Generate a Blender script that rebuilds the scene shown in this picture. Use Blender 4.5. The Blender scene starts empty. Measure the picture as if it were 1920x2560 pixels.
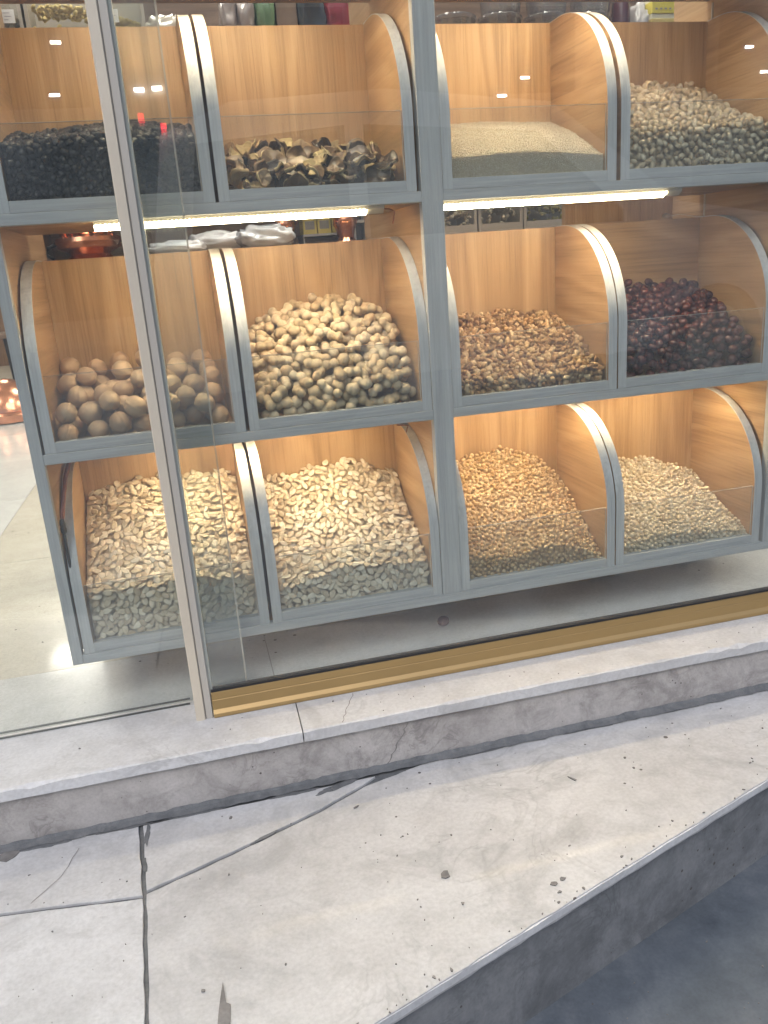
import bpy, bmesh, math, random
import numpy as np
from mathutils import Matrix, Vector, noise as mnoise
R_=random.Random(7); NP=np.random.default_rng(11)
S=bpy.context.scene; COL=S.collection
# ------------------------------------------------------------------ helpers
def mesh_np(name,V,F,mat,smooth=False,mi=None):
    me=bpy.data.meshes.new(name); me.from_pydata([tuple(v) for v in V],[],[tuple(f) for f in F]); 
    for m in (mat if isinstance(mat,(list,tuple)) else [mat]): me.materials.append(m)
    if mi is not None: me.polygons.foreach_set('material_index',mi)
    if smooth: me.polygons.foreach_set('use_smooth',[True]*len(me.polygons))
    me.update(); return me
def link(name,me,parent=None,loc=None):
    o=bpy.data.objects.new(name,me); COL.objects.link(o)
    if parent: o.parent=parent
    if loc is not None: o.location=loc
    return o
class MB:
    def __init__(s): s.V=[];s.F=[];s.M=[]
    def add(s,V,F,mi=0):
        n=len(s.V); s.V+=[tuple(v) for v in V]; s.F+=[tuple(i+n for i in f) for f in F]; s.M+=[mi]*len(F); return s
    def box(s,x0,x1,y0,y1,z0,z1,mi=0):
        V=[(x,y,z) for x in(x0,x1) for y in(y0,y1) for z in(z0,z1)]
        return s.add(V,[(0,1,3,2),(4,6,7,5),(0,4,5,1),(2,3,7,6),(0,2,6,4),(1,5,7,3)],mi)
    def prism(s,poly,axis,a,b,mi=0):
        # poly in the two other axes (cyclic order), extruded along axis from a to b
        n=len(poly)
        def P(p,t):
            if axis==0: return (t,p[0],p[1])
            if axis==1: return (p[0],t,p[1])
            return (p[0],p[1],t)
        V=[P(p,a) for p in poly]+[P(p,b) for p in poly]
        F=[tuple(range(n)),tuple(range(2*n-1,n-1,-1))]+[(i,i+n,(i+1)%n+n,(i+1)%n) for i in range(n)]
        return s.add(V,F,mi)
    def tube(s,pts,r,seg=8,mi=0):
        pts=[Vector(p) for p in pts]; V=[];F=[]
        for i,p in enumerate(pts):
            t=(pts[min(i+1,len(pts)-1)]-pts[max(i-1,0)]).normalized()
            a=t.cross(Vector((0,0,1)) if abs(t.z)<.9 else Vector((1,0,0))).normalized(); b=t.cross(a)
            rr=r[i] if isinstance(r,(list,tuple)) else r
            V+=[p+rr*(math.cos(2*math.pi*k/seg)*a+math.sin(2*math.pi*k/seg)*b) for k in range(seg)]
        for i in range(len(pts)-1):
            for k in range(seg): F.append((i*seg+k,i*seg+(k+1)%seg,(i+1)*seg+(k+1)%seg,(i+1)*seg+k))
        F.append(tuple(range(seg-1,-1,-1))); n=(len(pts)-1)*seg; F.append(tuple(range(n,n+seg)))
        return s.add(V,F,mi)
    def lathe(s,prof,c=(0,0,0),seg=28,mi=0,fn=None):
        V=[];F=[]
        for j,(r,z) in enumerate(prof):
            for k in range(seg):
                a=2*math.pi*k/seg; rr=r*(fn(a,z) if fn else 1)
                V.append((c[0]+rr*math.cos(a),c[1]+rr*math.sin(a),c[2]+z))
        for j in range(len(prof)-1):
            for k in range(seg): F.append((j*seg+k,j*seg+(k+1)%seg,(j+1)*seg+(k+1)%seg,(j+1)*seg+k))
        F.append(tuple(range(seg-1,-1,-1))); n=(len(prof)-1)*seg; F.append(tuple(range(n,n+seg)))
        return s.add(V,F,mi)
    def build(s,name,mat,parent=None,smooth=False,bevel=0,auto=False):
        me=mesh_np(name,s.V,s.F,mat,smooth,s.M if isinstance(mat,(list,tuple)) else None)
        bm=bmesh.new(); bm.from_mesh(me); bmesh.ops.recalc_face_normals(bm,faces=bm.faces); bm.to_mesh(me); bm.free()
        o=link(name,me,parent)
        if bevel:
            m=o.modifiers.new('bevel','BEVEL'); m.width=bevel; m.segments=2; m.limit_method='ANGLE'
        if auto:
            me.polygons.foreach_set('use_smooth',[True]*len(me.polygons))
            try: me.set_sharp_from_angle(angle=math.radians(35))
            except Exception: pass
        return o
def tag(o,label=None,cat=None,group=None,kind=None):
    if label:o['label']=label
    if cat:o['category']=cat
    if group:o['group']=group
    if kind:o['kind']=kind
    return o
def thing(name,label,cat,loc=(0,0,0),group=None):
    o=bpy.data.objects.new(name,None); COL.objects.link(o); o.location=loc; o.empty_display_size=.05
    return tag(o,label,cat,group)
def nz(v,s,o=0): return mnoise.noise(Vector(v)*s+Vector((o,o*1.7,-o)))
# ------------------------------------------------------------------ materials
def mat(name):
    m=bpy.data.materials.new(name); m.use_nodes=True; nt=m.node_tree; nt.nodes.clear()
    out=nt.nodes.new('ShaderNodeOutputMaterial'); return m,nt,out
class NT:
    def __init__(s,nt): s.t=nt
    def n(s,t,**k):
        nd=s.t.nodes.new('ShaderNode'+t)
        for a,b in k.items():
            if a.startswith('i_'):
                key=a[2:].replace('_',' '); nd.inputs[int(key) if key.isdigit() else key].default_value=b
            else: setattr(nd,a,b)
        return nd
    def l(s,a,b): s.t.links.new(a,b)
    def ramp(s,fac,stops):
        r=s.n('ValToRGB'); e=r.color_ramp.elements
        while len(e)<len(stops): e.new(.5)
        for q,(p,c) in zip(e,stops): q.position=p; q.color=(*c,1) if len(c)==3 else c
        s.l(fac,r.inputs[0]); return r.outputs[0]
    def noise(s,vec,scale,detail=4,rough=.55,dist=0):
        n=s.n('TexNoise',i_Scale=scale,i_Detail=detail,i_Roughness=rough,i_Distortion=dist)
        if vec is not None:s.l(vec,n.inputs['Vector'])
        return n.outputs['Fac']
    def mapping(s,vec,scale,loc=(0,0,0)):
        m=s.n('Mapping'); m.inputs['Scale'].default_value=scale; m.inputs['Location'].default_value=loc
        s.l(vec,m.inputs['Vector']); return m.outputs[0]
    def mix(s,fac,a,b,mode='MIX'):
        m=s.n('Mix',data_type='RGBA',blend_type=mode)
        for sock,v in ((m.inputs[0],fac),(m.inputs[6],a),(m.inputs[7],b)):
            if hasattr(v,'is_linked') or hasattr(v,'links'): s.l(v,sock)
            else: sock.default_value=v if not isinstance(v,tuple) else ((*v,1) if len(v)==3 else v)
        return m.outputs[2]
    def bump(s,h,strength,dist=.002):
        b=s.n('Bump',i_Strength=strength,i_Distance=dist); s.l(h,b.inputs['Height']); return b.outputs[0]
    def pr(s,out,col=None,rough=.5,metal=0,normal=None,**k):
        p=s.n('BsdfPrincipled')
        for sock,v in (('Base Color',col),('Roughness',rough),('Metallic',metal)):
            if v is None: continue
            if hasattr(v,'links'): s.l(v,p.inputs[sock])
            else: p.inputs[sock].default_value=(*v,1) if isinstance(v,tuple) else v
        if normal is not None: s.l(normal,p.inputs['Normal'])
        for a,b in k.items(): p.inputs[a.replace('_',' ')].default_value=b
        s.l(p.outputs[0],out.inputs[0]); return p
def wood_mat(name,axis,c0=(.30,.18,.085),c1=(.44,.275,.14),c2=(.55,.37,.205),rough=.42):
    m,t,out=mat(name); g=NT(t); tc=g.n('TexCoord'); oi=g.n('ObjectInfo')
    off=g.n('VectorMath',operation='SCALE'); cx=g.n('CombineXYZ'); 
    for i in range(3): g.l(oi.outputs['Random'],cx.inputs[i])
    g.l(cx.outputs[0],off.inputs[0]); off.inputs['Scale'].default_value=37.
    ad=g.n('VectorMath',operation='ADD'); g.l(tc.outputs['Object'],ad.inputs[0]); g.l(off.outputs[0],ad.inputs[1])
    sc=[1,1,1]; sc[axis]=.018; v=g.mapping(ad.outputs[0],tuple(sc))
    sc2=[1,1,1]; sc2[axis]=.16; v2=g.mapping(ad.outputs[0],tuple(sc2))
    fine=g.noise(v,170,5,.65); mid=g.noise(v,42,3,.5,.6); big=g.noise(v2,7,2,.5,.8)
    rg=g.n('Math',operation='MULTIPLY',i_1=34.); g.l(big,rg.inputs[0])
    sn=g.n('Math',operation='SINE'); g.l(rg.outputs[0],sn.inputs[0])
    a=g.n('Math',operation='MULTIPLY_ADD',i_1=.13,i_2=0.); g.l(sn.outputs[0],a.inputs[0])
    b=g.n('Math',operation='MULTIPLY_ADD',i_1=.55); g.l(mid,b.inputs[0]); g.l(a.outputs[0],b.inputs[2])
    c=g.n('Math',operation='MULTIPLY_ADD',i_1=.5); g.l(fine,c.inputs[0]); g.l(b.outputs[0],c.inputs[2])
    col=g.ramp(c.outputs[0],[(.22,c0),(.53,c1),(.84,c2)])
    pores=g.ramp(g.noise(v,420,2,.5),[(.33,(.82,.82,.82)),(.45,(1,1,1))])
    col=g.mix(1.,col,pores,'MULTIPLY')
    g.pr(out,col,rough,0,g.bump(c.outputs[0],.08,.0006)); return m
WV=wood_mat('oak_laminate_vertical',2); WH=wood_mat('oak_laminate_horizontal',0); WD=wood_mat('oak_laminate_side',1)
WDK=wood_mat('brown_wood',0,(.11,.07,.048),(.17,.11,.075),(.22,.145,.10))
def grey_mat(name,axis,dark=1.):
    m,t,out=mat(name); g=NT(t); tc=g.n('TexCoord'); sc=[1,1,1]; sc[axis]=.035; v=g.mapping(tc.outputs['Object'],tuple(sc))
    f=g.noise(v,260,4,.6); w=g.noise(v,60,3,.5)
    a=g.n('Math',operation='MULTIPLY_ADD',i_1=.55); g.l(w,a.inputs[0]); h=g.n('Math',operation='MULTIPLY',i_1=.5); g.l(f,h.inputs[0]); g.l(h.outputs[0],a.inputs[2])
    col=g.ramp(a.outputs[0],[(.34,(.37*dark,.378*dark,.378*dark)),(.52,(.465*dark,.475*dark,.475*dark)),(.72,(.56*dark,.57*dark,.57*dark))])
    g.pr(out,col,.56,0,g.bump(a.outputs[0],.12,.0005)); return m
GV=grey_mat('grey_laminate_upright',2); GH=grey_mat('grey_laminate_rail',0); GC=grey_mat('grey_edge_band',0,1.08)
def plain(name,col,rough=.5,metal=0,bumpS=0,bscale=200,var=0,vscale=30,**k):
    m,t,out=mat(name); g=NT(t); tc=g.n('TexCoord'); c=col
    if var: 
        n=g.noise(tc.outputs['Object'],vscale,4); c=g.ramp(n,[(.3,tuple(x*(1-var) for x in col)),(.7,tuple(min(1,x*(1+var)) for x in col))])
    nb=g.bump(g.noise(tc.outputs['Object'],bscale,3),bumpS,.001) if bumpS else None
    g.pr(out,c,rough,metal,nb,**k); return m
def thin_glass(name,tint,ior=1.5,gain=1.,rough=0.,haze=0.,hcol=(.5,.55,.55)):
    m,t,out=mat(name); g=NT(t)
    tr=g.n('BsdfTransparent'); tr.inputs[0].default_value=(*tint,1); gl=g.n('BsdfGlossy',i_Roughness=rough)
    fr=g.n('Fresnel'); ge=g.n('NewGeometry'); io=g.n('MapRange',i_3=ior,i_4=1./ior); g.l(ge.outputs['Backfacing'],io.inputs[0]); g.l(io.outputs[0],fr.inputs['IOR']); mu=g.n('Math',operation='MULTIPLY',use_clamp=True,i_1=gain); g.l(fr.outputs[0],mu.inputs[0])
    base=tr.outputs[0]
    if haze:
        df=g.n('BsdfDiffuse'); df.inputs[0].default_value=(*hcol,1); tc=g.n('TexCoord'); nz=g.noise(tc.outputs['Object'],5,4,.6)
        rm=g.n('MapRange',i_1=.35,i_2=.75,i_3=haze*.35,i_4=haze*1.3); g.l(nz,rm.inputs[0])
        mx0=g.n('MixShader'); g.l(rm.outputs[0],mx0.inputs[0]); g.l(tr.outputs[0],mx0.inputs[1]); g.l(df.outputs[0],mx0.inputs[2]); base=mx0.outputs[0]
    mx=g.n('MixShader'); g.l(mu.outputs[0],mx.inputs[0]); g.l(base,mx.inputs[1]); g.l(gl.outputs[0],mx.inputs[2])
    g.l(mx.outputs[0],out.inputs[0]); return m
GLASS=thin_glass('window_glass',(.955,.975,.965),1.5,1.6,0,.055,(.60,.63,.67))  # pale haze painted in for dust and for weak sky reflection
ACRYL=thin_glass('clear_acrylic',(.965,.975,.968),1.49,.8,0,.03,(.74,.78,.76))
PLAST=thin_glass('clear_plastic',(.86,.86,.86),1.5,2.2,.12,.10,(.7,.7,.72))
EDGE=thin_glass('acrylic_edge',(.85,.83,.78),1.5,1.3,.1,.55,(.85,.8,.7))
def emit(name,col,strength):
    m,t,out=mat(name); g=NT(t); e=g.n('Emission',i_Strength=strength); e.inputs[0].default_value=(*col,1); g.l(e.outputs[0],out.inputs[0]); return m
LED=emit('warm_led_bead',(1.,.80,.50),16.); LEDM=[emit('warm_led_lens',(1.,.78,.50),q) for q in (100.,145.,165.)]; CEIL=emit('cool_ceiling_panel',(1.,.93,.83),22.)
ALU=plain('brushed_aluminium',(.66,.585,.47),.45,.15,.05,300,.06,8); ALUG=plain('grey_aluminium',(.50,.465,.41),.45,.1)
GOLD=plain('gold_anodised',(.40,.27,.115),.45,.45,.03,400,.05,6)
BLACK=plain('black_rubber',(.018,.018,.02),.6); DARK=plain('dark_gap',(.03,.03,.032),.8)
COPPER=plain('hammered_copper',(.72,.33,.20),.24,1.,.35,60,.12,20)
CABLE=plain('red_brown_cable',(.16,.035,.018),.45); WHITE=plain('white_card',(.8,.8,.8),.6); PALEWIRE=plain('pale_wire',(.55,.5,.42),.5)
def nut_mat(name,stops,rough=.55,bumpS=.4,bscale=300,spots=None,**k):
    m,t,out=mat(name); g=NT(t); oi=g.n('ObjectInfo'); ge=g.n('NewGeometry'); tc=g.n('TexCoord')
    a=g.n('Math',operation='ADD'); g.l(oi.outputs['Random'],a.inputs[0]); g.l(ge.outputs['Random Per Island'],a.inputs[1])
    f=g.n('Math',operation='FRACT'); g.l(a.outputs[0],f.inputs[0])
    nz=g.noise(tc.outputs['Object'],bscale*.35,4,.6)
    mm=g.n('Math',operation='MULTIPLY_ADD',i_1=.45,i_2=-.22); g.l(nz,mm.inputs[0]); ad=g.n('Math',operation='ADD'); g.l(f.outputs[0],ad.inputs[0]); g.l(mm.outputs[0],ad.inputs[1])
    col=g.ramp(ad.outputs[0],stops)
    if spots: col=g.mix(g.ramp(g.noise(tc.outputs['Object'],bscale*.8,3),[(.6,(0,0,0)),(.68,(1,1,1))]),col,spots)
    nb=g.bump(g.noise(tc.outputs['Object'],bscale,4,.6),bumpS,.0015)
    g.pr(out,col,rough,0,nb,**k); return m
M_WAL=nut_mat('walnut_shell',[(0,(.38,.245,.145)),(.5,(.48,.33,.20)),(1,(.55,.40,.26))],.6,1.,90)
M_PN=nut_mat('peanut_shell',[(0,(.50,.37,.22)),(.5,(.61,.48,.31)),(1,(.70,.58,.41))],.7,.8,240)
M_PUMP=nut_mat('pumpkin_seed',[(0,(.50,.39,.26)),(.5,(.68,.575,.42)),(1,(.82,.74,.60))],.45,.15,200)
M_CG=nut_mat('golden_chickpea',[(0,(.42,.265,.12)),(.5,(.58,.40,.205)),(1,(.70,.53,.32))],.5,.25,260)
M_CP=nut_mat('pale_chickpea',[(0,(.56,.45,.30)),(.5,(.70,.59,.42)),(1,(.80,.71,.56))],.5,.25,260)
M_PK=nut_mat('peanut_kernel',[(0,(.46,.35,.22)),(.5,(.62,.50,.34)),(1,(.74,.64,.48))],.5,.2,260)
M_WK=nut_mat('walnut_kernel',[(0,(.17,.085,.035)),(.35,(.33,.185,.075)),(.7,(.47,.30,.14)),(1,(.64,.48,.29))],.5,.7,300)
M_JU=nut_mat('jujube_skin',[(0,(.055,.014,.012)),(.5,(.085,.021,.016)),(1,(.13,.034,.024))],.25,.5,160)
M_RA=nut_mat('black_raisin',[(0,(.008,.008,.011)),(.6,(.014,.014,.018)),(1,(.028,.026,.03))],.38,.6,400)
M_SE=nut_mat('sesame_seed',[(0,(.62,.54,.41)),(1,(.80,.73,.60))],.6,.1,300)
M_RIND=nut_mat('dried_rind',[(0,(.22,.15,.07)),(.5,(.42,.32,.16)),(1,(.62,.51,.26))],.5,.4,200)
M_PULP=nut_mat('dried_pulp',[(0,(.018,.014,.012)),(.35,(.07,.045,.028)),(.65,(.20,.13,.075)),(1,(.36,.27,.17))],.2,.8,120)
M_GRAIN=nut_mat('yellow_grain',[(0,(.42,.30,.09)),(1,(.62,.48,.18))],.6,.2,300)
M_GREENR=nut_mat('green_raisin',[(0,(.26,.21,.06)),(1,(.42,.35,.12))],.5,.4,300)
M_DULL=nut_mat('pale_nut',[(0,(.36,.29,.2)),(1,(.6,.52,.4))],.6,.4,200)
def stone_mat(name,c0,c1,c2,rough=.5,coat=0.,dirt=.5,seed=0.,scale=1.):
    m,t,out=mat(name); g=NT(t); tc=g.n('TexCoord'); v=g.mapping(tc.outputs['Object'],(scale,)*3,(seed,seed*.7,0))
    big=g.noise(v,3.2,5,.6,.4); mid=g.noise(v,17,5,.65,.3); fine=g.noise(v,150,3,.6)
    a=g.n('Math',operation='MULTIPLY_ADD',i_1=.55); g.l(big,a.inputs[0]); b=g.n('Math',operation='MULTIPLY',i_1=.45); g.l(mid,b.inputs[0]); g.l(b.outputs[0],a.inputs[2])
    col=g.ramp(a.outputs[0],[(.33,c0),(.5,c1),(.68,c2)])
    col=g.mix(1.,col,g.ramp(fine,[(.28,(.88,.88,.88)),(.62,(1.03,1.03,1.03))]),'MULTIPLY')
    # worn stains: soft brownish clouds, small pits, dark specks
    ig=g.n('NewGeometry'); col=g.mix(1.,col,g.ramp(ig.outputs['Random Per Island'],[(0,(.93,.925,.92)),(1,(1.05,1.055,1.065))]),'MULTIPLY')
    st=g.ramp(g.noise(v,5.5,6,.72,.9),[(.50,(0,0,0)),(.68,(dirt,)*3)])
    col=g.mix(st,col,tuple(x*.68 for x in c0))
    vn=g.noise(v,6.5,4,.6,1.6); ab=g.n('Math',operation='SUBTRACT',i_1=.5); g.l(vn,ab.inputs[0]); a2=g.n('Math',operation='ABSOLUTE'); g.l(ab.outputs[0],a2.inputs[0])
    vl=g.ramp(a2.outputs[0],[(.0,(1,1,1)),(.012,(.55,.55,.55)),(.03,(0,0,0))]); vm=g.ramp(g.noise(v,3.1,3,.6),[(.47,(0,0,0)),(.62,(dirt*.6,)*3)])
    vk=g.n('Mix',data_type='RGBA',blend_type='MULTIPLY'); vk.inputs[0].default_value=1.; g.l(vl,vk.inputs[6]); g.l(vm,vk.inputs[7]); col=g.mix(vk.outputs[2],col,tuple(x*.5 for x in c0))
    vo=g.n('TexVoronoi',feature='F1',i_Scale=38.); g.l(v,vo.inputs['Vector'])
    ms=g.n('Math',operation='MULTIPLY_ADD',i_1=.09); g.l(g.noise(v,9,3,.6),ms.inputs[0]); ms.inputs[2].default_value=0.
    sp=g.n('Math',operation='LESS_THAN'); g.l(vo.outputs['Distance'],sp.inputs[0]); 
    thr=g.ramp(g.noise(v,4.3,3,.6),[(.52,(0,0,0)),(.8,(.22,.22,.22))]); g.l(thr,sp.inputs[1])
    col=g.mix(sp.outputs[0],col,(.10,.09,.085))
    h=g.n('Math',operation='MULTIPLY_ADD',i_1=-.6); g.l(sp.outputs[0],h.inputs[0]); g.l(mid,h.inputs[2])
    g.pr(out,col,rough,0,g.bump(h.outputs[0],.12,.002),Coat_Weight=coat,Coat_Roughness=.06); return m
STONE=stone_mat('travertine_landing',(.415,.412,.412),(.52,.52,.522),(.60,.60,.602),.48,.05,.55)
SILL=stone_mat('travertine_sill',(.50,.495,.49),(.60,.60,.60),(.68,.68,.68),.5,.1,.5,5.)
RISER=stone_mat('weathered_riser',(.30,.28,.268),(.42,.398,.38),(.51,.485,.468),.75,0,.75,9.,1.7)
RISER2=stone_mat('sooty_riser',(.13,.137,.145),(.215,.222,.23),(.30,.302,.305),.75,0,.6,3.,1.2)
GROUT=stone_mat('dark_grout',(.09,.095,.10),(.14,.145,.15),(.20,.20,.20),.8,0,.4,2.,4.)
ASPH=stone_mat('dark_paving',(.068,.081,.097),(.105,.121,.14),(.16,.172,.19),.62,0,.3,1.,1.3)
FLOORW=stone_mat('white_marble_floor',(.62,.62,.60),(.72,.725,.71),(.78,.785,.77),.22,.2,.08,4.)
FLOORC=stone_mat('cream_marble_floor',(.58,.54,.45),(.68,.64,.54),(.74,.70,.61),.25,.2,.12,6.)
PLASTER=plain('white_plaster',(.7,.68,.64),.8); 
# ------------------------------------------------------------------ the setting
Z0=-.1; ZL=-.213; ZG=-.395
mb=MB(); mb.box(-4.5,3.5,-.045,.2105,Z0-.05,Z0)
tag(mb.build('threshold_floor',FLOORW),kind='structure')
mb=MB()
xs=[-4.5,-3.68,-2.86,-2.04,-1.22,-.40,.42,1.24,2.06,2.88,3.5]; ys=[.2125,1.0325,1.8525,2.6725,3.4925,4.3125,5.1325,5.9525,6.7725,7.5925,8.4125,10.]
for i in range(len(xs)-1):
    for j in range(len(ys)-1): mb.box(xs[i]+.001,xs[i+1]-.001,ys[j]+.001,ys[j+1]-.001,Z0-.05,Z0-.0005-.0003*((i+j)%2),(i*7+j*3)%3%2)
tag(mb.build('floor_tiles',[FLOORC,FLOORW]),kind='structure')
mb=MB(); mb.box(-4.5,3.5,-.04,10.,Z0-.06,Z0-.004)
tag(mb.build('floor',plain('floor_joint',(.25,.23,.2),.8)),kind='structure')
# floor guide track for the sliding leaf
mb=MB()
for y in (-.0415,-.0215): mb.box(-2.2,.2,y-.0022,y+.0022,Z0+.0005,Z0+.0022)
tag(mb.build('door_track',plain('track_steel',(.16,.17,.17),.4,.7)),kind='structure')
mb=MB(); mb.box(.366,.368,-.04,.2,Z0+.0002,Z0+.0006); mb.box(-.45,-.448,-.04,.2,Z0+.0002,Z0+.0006)
tag(mb.build('floor_joints',plain('floor_joint_line',(.33,.32,.3),.8)),kind='structure')
# sill: stone slabs over a riser
def jag(x0,x1,n,amp,seed,base=0.):
    r=random.Random(seed); out=[]
    for i in range(n+1):
        t=i/n; out.append((x0+(x1-x0)*t, base+amp*(r.random()-.5)+.5*amp*math.sin(7*t+seed)))
    return out
mb=MB()
def slab(x0,x1,dx0,dx1,seed):
    # a slab whose front arris is slightly worn
    n=max(6,int((x1-x0)/.025)); r=random.Random(seed); rows=[]
    for i in range(n+1):
        t=i/n; xb=x0+(x1-x0)*t; xf=xb+dx0*(1-t)+dx1*t; w=.0016+.0024*r.random()**3
        if r.random()<.08: w+=.005
        e=.0012*(r.random()-.5)
        rows.append([(xb,-.047,Z0),(xf,-.2125+w,Z0),(xf,-.2145+e*.5,Z0-w*.9),(xf,-.2145,Z0-.0215-e),(xb,-.047,Z0-.0215)])
    V=[p for q in rows for p in q]; F=[]
    for i in range(n):
        for k in range(4): F.append((i*5+k,i*5+k+1,(i+1)*5+k+1,(i+1)*5+k))
    F.append((0,1,2,3,4)); F.append(tuple(n*5+k for k in (4,3,2,1,0))); mb.add(V,F)
slab(-2.4,.3935,0,-.003,1); slab(.3955,1.9,-.003,0,2); slab(1.904,3.5,0,0,3)
mb.box(-2.4,3.5,-.2,-.05,Z0-.1,Z0-.0225,1)
tag(mb.build('doorstep_sill',[SILL,GROUT]),kind='structure')
mb=MB(); mb.box(-2.4,3.5,-.2055,-.201,ZG-.01,Z0-.022)
tag(mb.build('step_riser',RISER),kind='structure')
# dirty mortar fillet at the foot of the riser (ragged edge)
mb=MB(); up=jag(-2.4,3.4,420,.0035,3,ZL+.0085); lo=jag(-2.4,3.4,420,.0055,8,-.2205)
V=[];F=[]
for (x,z),(x2,y) in zip(up,lo): V+=[(x,-.2065,z),(x,-.2105,ZL+.0045),(x,min(y,-.212),ZL+.0022)]
for i in range(len(up)-1):
    for k in range(2): F.append((i*3+k,i*3+k+1,(i+1)*3+k+1,(i+1)*3+k))
mb.add(V,F); tag(mb.build('mortar_joint',GROUT),kind='structure')
# landing: travertine slabs with open joints over a grout bed
A=Vector((.407,-.708)); B=Vector((1.124,-.470)); d=(B-A).normalized(); nrm=Vector((d.y,-d.x))
def edge(t): return A+d*t
E0=edge(-3.2); E1=edge(3.4)
def yedge(x): return A.y+(x-A.x)*d.y/d.x
def rag(pts,step=.03,amp=.0016,seed=0):
    r=random.Random(seed); out=[]
    for i in range(len(pts)):
        a=Vector(pts[i]); b=Vector(pts[(i+1)%len(pts)]); n=max(1,int((b-a).length/step)); nn=Vector((-(b-a).y,(b-a).x)).normalized()
        for k in range(n):
            q=a.lerp(b,k/n); out.append(tuple(q+(nn*amp*(r.random()-.5) if k else Vector((0,0)))))
    return out
mb=MB(); g=.0015
slabs=[[(.100+g,-.225),(.111+g,-.387),(.244,-.3425),(.402,-.2825),(.482,-.2435),(.512,-.225)],
       [(.111+g,-.3935),(.130+g,yedge(.13)-.0),(1.9,yedge(1.9)),(1.9,-.2085),(.64,-.2085),(.525,-.2375),(.486,-.2475),(.405,-.2885),(.246,-.349)],
       [(-2.4,-.15),(.09-g-.001,-.218),(.104-g,-.3965),(-.10,-.3645),(-2.4,-.06)],
       [(-2.4,-.07-.3),(-.10,-.3695),(.105-g,-.4025),(.126-g,yedge(.126)),(-2.4,yedge(-2.4))]]
slabs[2]=[(-2.4,-.215),(.0955-g,-.218),(.1085-g,-.3955),(-.10,-.3635),(-.7,-.30),(-2.4,-.23)]
slabs[3]=[(-2.4,-.236),(-.7,-.306),(-.10,-.3695),(.1085-g,-.4015),(.128-g,yedge(.128)),(-2.4,yedge(-2.4))]
for i,p in enumerate(slabs): mb.prism(rag(p,.022,.0022,i),2,ZL-.02,ZL-.0006*(i%2))
tag(mb.build('landing_slabs',STONE,bevel=.0012),kind='structure')
bed=[(-2.6,-.203),(1.89,-.203),(1.89,yedge(1.89)+.014),(-2.6,yedge(-2.6)+.014)]
mb=MB(); mb.prism(bed,2,ZL-.06,ZL-.0045); tag(mb.build('landing',GROUT),kind='structure')
# chips, cracks and flakes in the stone
mb=MB(); r=random.Random(5)
def flake(x,y,z,s,asp=1.,rot=0.,n=7,rr=r):
    P=[]
    for k in range(n):
        a=2*math.pi*k/n; q=s*(.55+.6*rr.random()); px,py=q*math.cos(a),q*asp*math.sin(a)
        P.append((x+px*math.cos(rot)-py*math.sin(rot),y+px*math.sin(rot)+py*math.cos(rot)))
    mb.prism(P,2,z,z+.0012)
zt=ZL+.0003
for x,y,s,a,ro in [(.555,-.502,.009,.8,.9),(-.114,-.232,.022,.7,.3),(.248,-.256,.005,.6,1.),(.838,-.352,.012,.22,-1.),(.70,-.571,.007,.6,.3),(.716,-.566,.005,.7,0),(.82,-.552,.004,.7,0),(.46,-.30,.006,.4,.5),(.56,-.565,.003,1,.3),(.19,-.60,.0035,.9,.2)]:
    flake(x,y,zt,s,a,ro)
mb.prism([(.206,-.66),(.222,-.66),(.224,-.632),(.219,-.628),(.2165,-.594),(.213,-.612),(.209,-.636)],2,zt,zt+.0012)
sm=MB()  # dirt smears; those along the riser foot also paint in its shade
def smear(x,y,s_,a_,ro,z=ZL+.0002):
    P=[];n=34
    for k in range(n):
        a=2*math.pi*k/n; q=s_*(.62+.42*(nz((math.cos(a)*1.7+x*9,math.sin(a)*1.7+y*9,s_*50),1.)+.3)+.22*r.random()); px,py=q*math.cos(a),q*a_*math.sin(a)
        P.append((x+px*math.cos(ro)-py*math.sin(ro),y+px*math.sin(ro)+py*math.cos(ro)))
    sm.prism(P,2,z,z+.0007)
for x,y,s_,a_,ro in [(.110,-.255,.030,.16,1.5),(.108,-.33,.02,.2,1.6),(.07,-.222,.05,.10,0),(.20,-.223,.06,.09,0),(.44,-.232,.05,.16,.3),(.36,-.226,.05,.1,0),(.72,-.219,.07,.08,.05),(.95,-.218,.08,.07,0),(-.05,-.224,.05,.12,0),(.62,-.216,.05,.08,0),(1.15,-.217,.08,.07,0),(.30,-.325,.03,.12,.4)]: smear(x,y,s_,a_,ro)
for _ in range(95):
    x=r.uniform(-.1,1.3); y0=yedge(x)+.01
    y=r.uniform(max(y0,-.72),-.235)
    if y>y0: flake(x,y,zt,.0008+.0022*r.random()**2.5,r.uniform(.35,1),r.uniform(0,3),6)
for _ in range(26):
    x=r.uniform(-.2,1.35); flake(x,r.uniform(-.208,-.125),Z0+.0003,.0008+.0018*r.random()**2,r.uniform(.3,1),r.uniform(0,3),6)
for _ in range(40):
    t=r.uniform(-.1,.85); q=edge(t)-nrm*abs(r.gauss(0,.012)+.004); flake(q.x,q.y,zt,.001+.003*r.random()**2,r.uniform(.4,1),r.uniform(0,3),6)
for _ in range(70):
    x=r.uniform(.5,1.6); y=r.uniform(-.75,-.3)
    if y<yedge(x)-.03: flake(x,y,ZG+.0004,.001+.0035*r.random()**3,r.uniform(.3,1),r.uniform(0,3),6)
tag(mb.build('debris_specks',plain('dark_dirt',(.19,.18,.172),.85,0,.3,200,.3,60)),'dark chips and specks of dirt scattered over the pale stone steps','debris',kind='stuff')
sm.F and tag(sm.build('dirt_and_shade_smears',GROUT),'grey smears of old dirt and painted shade along the joints of the pale stone landing','dirt',kind='stuff')
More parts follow.
